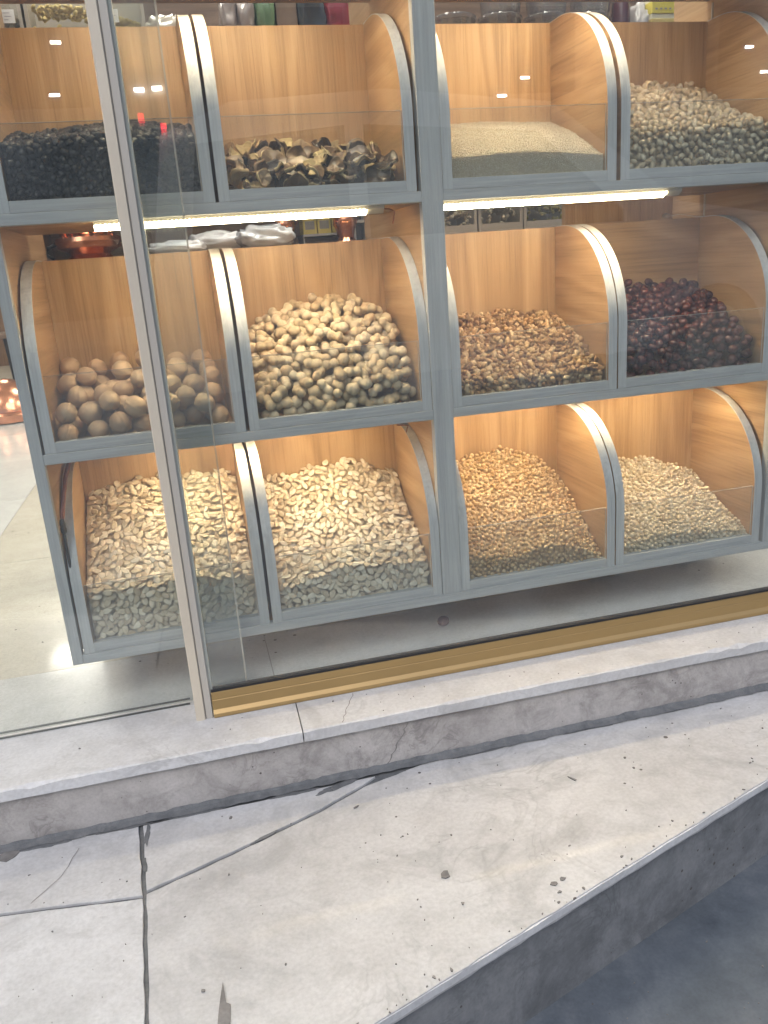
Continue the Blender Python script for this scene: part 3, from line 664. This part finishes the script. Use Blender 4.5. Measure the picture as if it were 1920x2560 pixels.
def rand_rot(n): return rotations(n,NP.normal(0,1,(n,3)),.01)
P=drop('WA',.0192,400,.95,.07,60,4)
singles('walnut',[walnut(i*1.7) for i in range(3)],P[:,:3],rand_rot(len(P)),P[:,3]/.0195,M_WAL,'whole light brown walnut in the middle row bin behind the stile','walnut','whole walnuts in the middle left bin')
P=drop('JU',.0094,4500,.75,.10,110,6); h=surf(*HS['JU'])
dep=np.minimum(h(P[:,0],P[:,1])-P[:,2],np.where(P[:,1]<.05,P[:,1]-Y0,1)); K=np.argsort(dep)[:min(len(P),300)]; rest=[i for i in range(len(P)) if i not in set(K.tolist()) and dep[i]<.045]
jb=[jujube(i*1.9) for i in range(4)]
nrm_=np.tile((0,-.3,1.),(len(P),1)); Rj=rotations(len(P),nrm_,.45)
singles('jujube',jb,P[K,:3],Rj[K],P[K,3]/.0120,M_JU,'glossy dark red jujube in the middle right bin','jujube','jujubes in the middle right bin')
if rest: bulk('jujube_heap',jb,P[rest,:3],Rj[rest],P[rest,3]/.0120,M_JU,'dark red jujubes lying underneath the top layer in the middle right bin','jujubes')
P=drop('PN',.0113,3000,.6,.12,90,8); h=surf(*HS['PN'])
dep=np.minimum(h(P[:,0],P[:,1])-P[:,2],np.where(P[:,1]<.055,P[:,1]-Y0,1)); K=np.argsort(dep)[:min(len(P),290)]
Rp=rotations(len(P),np.tile((0,-.45,1.),(len(P),1)),.38)
xl,xr=XR['PN']
for i in range(len(P)):
    ax=Rp[i][:,0]; P[i,0]=np.clip(P[i,0],xl+.007+.013*abs(ax[0]),xr-.007-.013*abs(ax[0])); P[i,1]=np.clip(P[i,1],Y0+.007+.014*abs(ax[1]),Y1-.006-.014*abs(ax[1])); P[i,2]=max(P[i,2],ZS[1]+.0165+.016*abs(ax[2]))
singles('peanut',[peanut(i) for i in range(8)],P[K,:3],Rp[K],NP.uniform(.98,1.18,len(K)),M_PN,'tan peanut in its shell in the middle row bin left of the centre post','peanut','peanuts in their shells')
P=drop('MU',.0150,600,.55,.15,70,9)
Rm_=rotations(len(P),np.tile((0,-.65,.8),(len(P),1)),.55)
singles('dried_slice',[slice_(i*1.1) for i in range(14)],P[:,:3],Rm_,P[:,3]/.0150,[M_RIND,M_PULP],'curled dried fruit slice with pale rind in the top row bin','dried fruit','dried fruit slices')
# strays
V,F=jujube(9.); me=mesh_np('jujube',V,F,M_JU2 if False else plain('fallen_jujube',(.12,.03,.028),.45,0,.4,200),True)
o=link('fallen_jujube',me,None,(.755,.103,Z0+.0112)); tag(o,'single reddish brown jujube lying on the floor under the cabinet','jujube')
V,F=wk(5.); me=mesh_np('nut_crumb',V*1.35,F,M_PK,True); o=link('nut_crumb',me,None,(1.372,.247,ZS[1]+BH+.008)); tag(o,'small pale nut crumb lying on the back edge of the jujube bin','nut')
b=MB(); b.tube([(1.385,.246,ZS[1]+BH+.006),(1.40,.247,ZS[1]+BH+.009),(1.42,.247,ZS[1]+BH+.007),(1.445,.247,ZS[1]+BH+.0025),(1.468,.247,ZS[1]+BH+.0016)],.0008,6); o=b.build('thread',PALEWIRE); tag(o,'thin pale thread lying along the back edge of the jujube bin','thread')
# ------------------------------------------------------------------ goods behind the cabinet
rk=thing('display_shelving','brown wooden shelving of goods standing behind the cabinet','shelving',(0,0,0))
UX=[-.03,.545,.985,1.80]
for z in (.735,1.20):
    b=MB(); b.box(-.032,1.822,.742 if z>1 else .66,1.019,z-.02,z); b.build('shelf_board',WDK,rk,bevel=.001)
b=MB(); b.box(-.05,1.84,1.02,1.035,Z0+.001,1.55); b.build('back_panel',WDK,rk)
for x in (-.05,1.822): b=MB(); b.box(x,x+.018,.66,1.0195,Z0+.001,1.55); b.build('side_panel',WDK,rk)
def xat(u):  # column positions on the upper shelf, metres
    return float(np.interp(u,[0,300,560,690,900,1090,1700],[-.027,.248,.49,.617,.831,1.035,1.748]))
def lump_bag(name,x,y,z,w,dp,hh,m,label,cat,group=None,seed=0,parent=None):
    bm=bmesh.new(); bmesh.ops.create_icosphere(bm,subdivisions=4,radius=1.)
    for v in bm.verts:
        n=v.co.normalized(); k=1+.16*nz(n,2.2,seed)+.10*nz(n,5,seed)+.05*nz(n,11,seed)
        zz=n.z*.5+.5; sq=lambda q:math.copysign(abs(q)**.6,q)
        v.co=Vector((sq(n.x)*w/2*k,sq(n.y)*dp/2*k,zz*hh*(k if n.z>0 else 1)))
        if v.co.z<0: v.co.z=0
    me=bpy.data.meshes.new(name); bm.to_mesh(me); bm.free(); me.materials.append(m); me.polygons.foreach_set('use_smooth',[True]*len(me.polygons))
    o=link(name,me,parent,(x,y,z)); 
    if label: tag(o,label,cat,group)
    return o
def film(name,col,rough=.22): return plain(name,col,rough,0,.9,22,.35,9,Coat_Weight=.6,Coat_Roughness=.1)
F_WHITE=film('white_plastic_film',(.62,.63,.66)); F_CLEAR=film('cloudy_film',(.34,.29,.27)); F_GREEN=film('green_film',(.16,.26,.14)); F_DARK=film('dark_film',(.05,.055,.065)); F_RED=film('red_film',(.28,.02,.03)); F_BROWN=film('brown_board',(.16,.11,.08),.6)
def bulk_box(x0,x1,y,z,h,m,label,hill,tagx=None,seed=0):
    t=thing('bulk_box',label,'box',(x0,y,z)); w=x1-x0; FR=plain('beige_frame',(.42,.37,.31),.5)
    b=MB(); b.box(0,.008,.0,.16,0,h); b.box(w-.008,w,.0,.16,0,h); b.box(.008,w-.008,.15,.16,0,h); b.box(.008,w-.008,.001,.149,0,.008); b.build('body',FR,t)
    b=MB(); b.box(.008,w-.008,-.001,.007,0.0005,.028); b.build('front_rail',FR,t)
    b=MB(); b.box(.009,w-.009,.002,.004,.0285,h-.03); b.build('window',ACRYL,t)
    n=90; pos=[];rr=np.random.default_rng(seed)
    for _ in range(260):
        x=rr.uniform(.016,w-.016); y_=rr.uniform(.014,.14); top=hill*(.75+.35*math.sin(1.2+x/w*2.2)); pos.append((x0+x,y+y_,z+.012+(top-.012)*(rr.random() if y_<.03 else 1)))
    V=[wk(i+.5) for i in range(4)]
    pos=np.array(pos); ob=bulk('nut_filling',V,pos,rand_rot(len(pos)),np.full(len(pos),1.05),m,None,None); ob.parent=t; ob.matrix_parent_inverse=Matrix.Translation((-x0,-y,-z)); ob['kind']='stuff'
    if tagx is not None:
        b=MB(); b.box(tagx-.016,tagx+.016,-.0035,-.0015,.072,.100); pt=b.build('price_tag',WHITE,t)
        b=MB()
        for i,(a,c) in enumerate(((-.009,.006),(-.006,.009),(-.008,.002))): b.box(tagx+a,tagx+c,-.0042,-.0037,.092-.007*i,.0932-.007*i)
        b.build('handwriting',plain('tag_ink',(.3,.3,.34),.6),pt)
    return t
# lower shelf (seen through the slot over the middle row)
ZL2=.735
pot=thing('copper_pot','reddish copper pot with pierced crown on the shelf behind the walnuts','pot',(.085,.80,ZL2))
b=MB(); b.lathe([(.058,0),(.060,.006),(.048,.018),(.062,.026),(.078,.034),(.083,.048),(.080,.058),(.066,.064),(.06,.068)],seg=36); b.build('body',COPPER,pot,auto=True)
b=MB()
for k in range(14):
    a=2*math.pi*k/14; 
    for da,zz in ((0,.07),): b.tube([(.06*math.cos(a),.06*math.sin(a),.066),(.066*math.cos(a+.12),.066*math.sin(a+.12),.085),(.074*math.cos(a+.02),.074*math.sin(a+.02),.105)],[.006,.0045,.002],6)
b.build('crown',COPPER,pot,smooth=True)
b=MB(); b.lathe([(.052,.066),(.05,.08),(.036,.098),(.012,.108),(.006,.118),(.002,.121)],seg=28); b.build('lid',COPPER,pot,auto=True)
b=MB(); b.tube([(-.082,0,.045),(-.099,0,.04),(-.104,0,.022),(-.088,0,.012)],.004,8); b.tube([(.082,0,.045),(.099,0,.04),(.104,0,.022),(.088,0,.012)],.004,8); b.build('handle',BLACK,pot,smooth=True)
lump_bag('plastic_sack',.30,.80,ZL2,.15,.12,.036,F_WHITE,'flattest crumpled white plastic sack on the shelf, nearest the copper pot','sack','white plastic sacks',1)
lump_bag('plastic_sack',.405,.84,ZL2,.15,.13,.055,F_WHITE,'crumpled white plastic sack between two other white sacks','sack','white plastic sacks',2)
lump_bag('plastic_sack',.53,.80,ZL2,.155,.13,.060,F_WHITE,'rounded white plastic sack beside the first copper jug','sack','white plastic sacks',3)
def jug(x,y,label):
    t=thing('copper_jug',label,'jug',(x,y,ZL2),'copper jugs')
    b=MB(); b.lathe([(.030,0),(.032,.006),(.022,.02),(.026,.04),(.034,.055),(.033,.07),(.022,.086),(.017,.105),(.021,.125),(.024,.13)],seg=28); b.build('body',COPPER,t,auto=True)
    b=MB(); b.tube([(.022,0,.118),(.045,0,.112),(.05,0,.085),(.033,0,.062)],.003,8); b.build('handle',COPPER,t,smooth=True)
jug(.595,.90,'slim copper jug beside the white plastic sacks'); jug(.762,.86,'slim copper jug between the yellow boxes and the small white rack')
rs=thing('box_rack','low grey rack carrying a row of yellow boxes','rack',(.645,.88,ZL2))
b=MB(); b.box(0,.125,0,.12,.03,.036); b.box(.002,.006,.01,.11,0,.03); b.box(.119,.123,.01,.11,0,.03); b.build('frame',plain('rack_grey',(.4,.39,.38),.5),rs)
YEL=plain('yellow_card',(.58,.47,.13),.5,0,0,0,.12,40); PRN=plain('grey_print',(.26,.25,.22),.5)
for i,(c,l) in enumerate((('a','leftmost yellow printed box on the low grey rack'),('b','yellow printed box on the grey rack between its two neighbours'),('c','rightmost yellow printed box on the low grey rack'))):
    t=thing('yellow_box',l,'box',(.648+i*.041,.885,ZL2+.0362),'yellow boxes on the rack')
    b=MB(); b.box(0,.038,0,.07,0,.095); b.build('carton',YEL,t,bevel=.001)
    b=MB(); b.box(.006,.032,-.0012,-.0004,.012,.034); b.lathe([(.006,0),(.006,.0008)],(.02,-.0006,.05),12) if False else b.box(.012,.026,-.0012,-.0004,.044,.056); b.build('printing',PRN,t)
t=thing('small_rack','small white framed rack with dark compartments beside the post','rack',(.79,.88,ZL2))
b=MB(); b.box(0,.006,0,.1,0,.13); b.box(.044,.05,0,.1,0,.13); b.box(.006,.044,.002,.098,.058,.066); b.box(.006,.044,.002,.098,.122,.13); b.build('frame',plain('rack_white',(.55,.52,.48),.5),t)
b=MB(); b.box(.006,.044,.09,.096,.001,.0575); b.box(.006,.044,.09,.096,.0665,.1215); b.build('backing',plain('rack_dark',(.05,.045,.04),.6),t)
bulk_box(1.005,1.128,.80,ZL2+.002,.14,M_DULL,'beige framed box of dull brown nuts next to the centre post',.075,.088,1)
bulk_box(1.133,1.266,.80,ZL2+.002,.14,M_DULL,'beige framed box of pale nuts between two other boxes',.078,.112,2)
bulk_box(1.270,1.42,.80,ZL2+.002,.14,M_GREENR,'beige framed box of yellow green raisins beside the wood board',.072,None,3)
# upper shelf
ZU=1.20
bulk_box(-.028,.022,.80,ZU+.002,.16,M_DULL,'narrow box of grey seeds with white tag at the top left corner',.095,.018,4)
bulk_box(.028,.30,.80,ZU+.002,.16,M_GRAIN,'wide box of yellow grain with white tag on the upper shelf',.108,.195,5)
lump_bag('clear_bag',.345,.80,ZU,.09,.10,.085,film('pale_grain_film',(.42,.38,.31)),'clear bag of pale grain on the upper shelf beside the yellow grain box','bag',None,5)
for i,(u0,u1,m,h_,l) in enumerate([(548,588,F_CLEAR,.15,'clear bag of brown dates left of its twin on the upper shelf'),(588,632,F_CLEAR,.155,'clear bag of brown dates next to the green bag'),(634,684,F_GREEN,.17,'shiny green plastic bag standing on the upper shelf'),(740,808,F_DARK,.17,'dark grey plastic bag between the brown carton and the red bag'),(808,876,F_RED,.17,'shiny red plastic bag standing on the upper shelf')]):
    a,c=xat(u0),xat(u1); lump_bag('plastic_bag',(a+c)/2,.80,ZU,c-a+.004,.09,h_,m,l,'bag','plastic bags on the upper shelf',i+10)
t=thing('brown_carton','plain brown carton between the green bag and the dark bag','box',(xat(686),.77,ZU)); b=MB(); b.box(0,xat(738)-xat(686),0,.1,0,.16); b.build('carton',F_BROWN,t,bevel=.002)
b=MB(); b.box(0.0005,xat(738)-xat(686)-.0005,.04,.06,.1603,.1608); b.build('tape',plain('carton_tape',(.35,.28,.2),.3),t)
def tub(x,z,r,label):
    t=thing('plastic_tub',label,'tub',(x,.80,z),'clear plastic tubs')
    b=MB(); b.lathe([(r*.86,.0),(r*.9,.004),(r*.98,.062),(r*.99,.066),(r*.95,.066),(r*.86,.006)],seg=36); b.build('bowl',PLAST,t,auto=True)
    b=MB(); b.lathe([(r*1.03,.0665),(r*1.04,.070),(r*1.03,.075),(r*.96,.0755),(r*.93,.079),(r*.5,.081),(.002,.081)],seg=36); b.build('lid',PLAST,t,auto=True)
for i,u in enumerate((1130,1240,1352,1462)):
    x=xat(u); r=(xat(1150)-xat(1050))*.52
    tub(x,ZU,r,['clear lidded plastic tub next to the centre post','clear lidded plastic tub second from the centre post','clear lidded tub under the upper tub, third from the post','clear lidded tub beside the dark red jar, under another'][i])
    if i>0: tub(x+.004,ZU+.0815,r*.97,['','clear plastic tub stacked on the second lower tub','clear plastic tub stacked on the third lower tub','clear plastic tub stacked beside the dark red jar'][i])
x=xat(1545); t=thing('jam_jar','dark red jar beside the clear plastic tubs on the upper shelf','jar',(x,.80,ZU)); 
b=MB(); b.lathe([(.022,0),(.025,.004),(.025,.105),(.022,.112)],seg=24); b.build('body',plain('dark_red_jam',(.06,.008,.014),.15),t,auto=True)
b=MB(); b.lathe([(.024,.1125),(.0245,.116),(.0245,.128),(.022,.13)],seg=24); b.build('lid',PLAST,t,auto=True)
lump_bag('clear_bag',xat(1590),.80,ZU,.04,.06,.11,film('white_sugar_film',(.5,.48,.47)),'small bag of white lumps between the jar and the yellow cartons','bag',None,31)
for i,(z,l) in enumerate(((ZU,'bottom yellow carton of the stack at the right end of the upper shelf'),(ZU+.0385,'yellow carton second from below in the right end stack'),(ZU+.077,'yellow carton second from top in the right end stack'),(ZU+.1155,'topmost yellow carton of the right end stack'))):
    t=thing('yellow_carton',l,'box',(xat(1608),.765,z),'stacked yellow cartons'); b=MB(); b.box(0,.085,0,.08,0,.026 if i%2 else .030); b.build('carton',YEL2 if False else plain('bright_yellow_card',(.62,.52,.07) if i%2==0 else (.55,.43,.14),.4),t,bevel=.001)
    b=MB()
    for q in range(5): b.box(.01+q*.014,.017+q*.014,-.0012,-.0004,.009,.013)
    b.build('printing',PRN,t)
    b=MB(); b.box(.001,.084,.002,.078,.0262 if i%2 else .0302,.038); b.build('lid',plain('carton_lid',(.7,.66,.5),.5),t)
# things further back on the floor, seen past the left end
t=thing('copper_cauldron','dark copper domed cauldron on the floor left of the cabinet','cauldron',(-.865,4.15,Z0))
b=MB(); b.lathe([(.20,0),(.235,.006),(.24,.05),(.225,.066),(.215,.07)],seg=40); b.build('base',COPPER,t,auto=True)
b=MB(); b.lathe([(.214,.0705),(.20,.12),(.165,.18),(.11,.23),(.05,.255),(.012,.262)],seg=40); b.build('dome',COPPER,t,auto=True)
t=thing('wooden_stool','dark wooden stool far back on the shop floor','stool',(-1.28,6.0,Z0))
for x in(-.17,.17):
    for y in(-.17,.17): b=MB(); b.tube([(x*1.15,y*1.15,0.0),(x,y,.43)],.028,8); b.build('leg',BLACK,t)
b=MB(); b.box(-.22,.22,-.22,.22,.43,.47); b.build('seat',WDK,t,bevel=.006)
t=thing('shop_counter','brown wooden counter with dark top at the far end','counter',(-2.4,8.6,Z0)); b=MB(); b.box(-1.6,2.2,0,.6,0,.8); b.build('body',wood_mat('counter_wood',2,(.16,.09,.05),(.24,.14,.08),(.3,.18,.1)),t,bevel=.004)
b=MB(); b.box(-1.65,2.25,-.03,.62,.801,.85); b.build('counter_top',plain('dark_stone_top',(.04,.045,.05),.25),t,bevel=.004)
# ------------------------------------------------------------------ the street behind the photographer (seen mirrored in the glass)
hb=thing('street_building','long grey street building with lit lamps facing the shop window','building',(0,-15.,ZG))
b=MB(); b.box(-40,44,-4,0,.001,6.8); b.build('wall',plain('street_wall',(.30,.28,.26),.8,0,.3,20,.15,.6),hb)
for k in range(10):
    x=-21+k*4.6
    b=MB(); b.box(x,x+2.6,-.05,.012,.5,2.7); f=b.build('shop_front',plain('dark_shop_glass',(.04,.045,.05),.1),hb)
    for zz in (4.1,6.4): b=MB(); b.box(x+.5,x+1.9,-.05,.012,zz,zz+1.5); b.build('window',plain('street_window_glass',(.05,.055,.065),.1),hb)
LAMP=emit('white_street_lamp',(1.,.95,.9),26.)
for x,z in [(.28+(x-.28)*1.62,.67+(z-.67)*1.62) for x,z in ((-.58,3.17),(-.68,2.67),(.2,2.69),(.39,2.7),(4.69,2.71),(4.39,2.52),(7.76,3.),(8.,2.71))]:
    b=MB(); b.box(x-.085,x+.085,.02,.06,z-ZG-.02,z-ZG+.02); b.build('lamp',LAMP,hb)
car=thing('parked_car','white van parked in the street behind the photographer','car',(.15,-4.0,ZG)); car.scale=(1.2,1,1.22)
body=[(0,.30),(.02,.95),(.14,1.56),(.5,1.70),(1.3,1.74),(2.2,1.66),(3.0,1.12),(3.9,.98),(4.05,.6),(4.05,.30)]
SIL=plain('white_paint',(.78,.79,.80),.25,0.,0,0,0,30,Coat_Weight=1.,Coat_Roughness=.03)
b=MB()
for (ya,yb,q) in ((-1.7,-.12,0),(-.12,-.02,.03),(-.02,0,.09)): b.prism([(2.02+(x-2.02)*(1-q*.25),.3+(z-.3)*(1-q*.45)) for x,z in body],1,ya,yb)
b.build('body',SIL,car,auto=True)
for pl in ([(.22,1.02),(.3,1.50),(1.05,1.56),(1.05,1.02)],[(1.15,1.02),(1.15,1.56),(2.1,1.5),(2.62,1.08),(2.62,1.02)]):
    b=MB(); b.prism(pl,1,-.004,.012); b.build('window',plain('car_glass',(.03,.035,.04),.05),car)
for x in (.75,3.25):
    for y in (-1.58,-.03):
        b=MB(); b.tube([(x,y-.1,.32),(x,y+.05,.32)],.32,28); w_=b.build('wheel',BLACK,car,auto=True)
        b=MB(); b.tube([(x,y+.0505,.32),(x,y+.058,.32)],.2,24); b.build('rim',ALU,w_,auto=True)
TL=emit('red_tail_light',(1.,.03,.05),5.)
for x,z in ((.05,1.62),(.15,1.575)): b=MB(); b.box(x,x+.028,-.02,.012,z,z+.022); b.build('tail_light',TL,car)
# ------------------------------------------------------------------ camera, sky, sun
cd=bpy.data.cameras.new('camera'); cam=bpy.data.objects.new('camera',cd); COL.objects.link(cam)
Rw=CAMR=None
def rodr(v):
    t=np.linalg.norm(v);k=v/t;K=np.array([[0,-k[2],k[1]],[k[2],0,-k[0]],[-k[1],k[0],0]]); return np.eye(3)+math.sin(t)*K+(1-math.cos(t))*K@K
Rw=rodr(np.array([.2845,-.2332,-.1068]))@np.array([[1,0,0],[0,0,-1],[0,1,0.]])
M4=Matrix.Identity(4)
for a in range(3):
    M4[a][0]=Rw[0][a]; M4[a][1]=-Rw[1][a]; M4[a][2]=-Rw[2][a]; M4[a][3]=CAM[a]
cam.matrix_world=M4; cd.sensor_fit='VERTICAL'; cd.sensor_height=36; cd.sensor_width=27; cd.lens=2021.28/2560*36; cd.clip_start=.02; cd.clip_end=200
S.camera=cam
w=bpy.data.worlds.new('World'); S.world=w; w.use_nodes=True; nt=w.node_tree; bg=nt.nodes['Background']; sky=nt.nodes.new('ShaderNodeTexSky')
SUN_E,SUN_A=math.radians(50),math.radians(205)
sky.sky_type='NISHITA'; sky.sun_disc=False; sky.sun_elevation=SUN_E; sky.sun_rotation=SUN_A; sky.air_density=1.; sky.dust_density=1.7; sky.ozone_density=1.
nt.links.new(sky.outputs[0],bg.inputs[0]); bg.inputs[1].default_value=.1
sl=bpy.data.lights.new('sun','SUN'); so=bpy.data.objects.new('sun',sl); COL.objects.link(so); sl.energy=.85; sl.angle=math.radians(40); sl.color=(1.,.985,.965)
dirv=Vector((math.sin(SUN_A)*math.cos(SUN_E),math.cos(SUN_A)*math.cos(SUN_E),math.sin(SUN_E)))
so.rotation_euler=dirv.to_track_quat('Z','Y').to_euler(); so.location=(0,-3,4)
S.view_settings.view_transform='Standard'; S.view_settings.look='None'; S.view_settings.exposure=.88; S.view_settings.gamma=1.
S.render.engine='CYCLES'; c=S.cycles; c.max_bounces=10; c.transparent_max_bounces=32; c.diffuse_bounces=4; c.glossy_bounces=4; c.caustics_reflective=False; c.caustics_refractive=False
try: c.use_denoising=True; c.denoiser='OPENIMAGEDENOISE'
except Exception: pass
c.sample_clamp_indirect=6.; c.use_adaptive_sampling=True; c.adaptive_threshold=.018
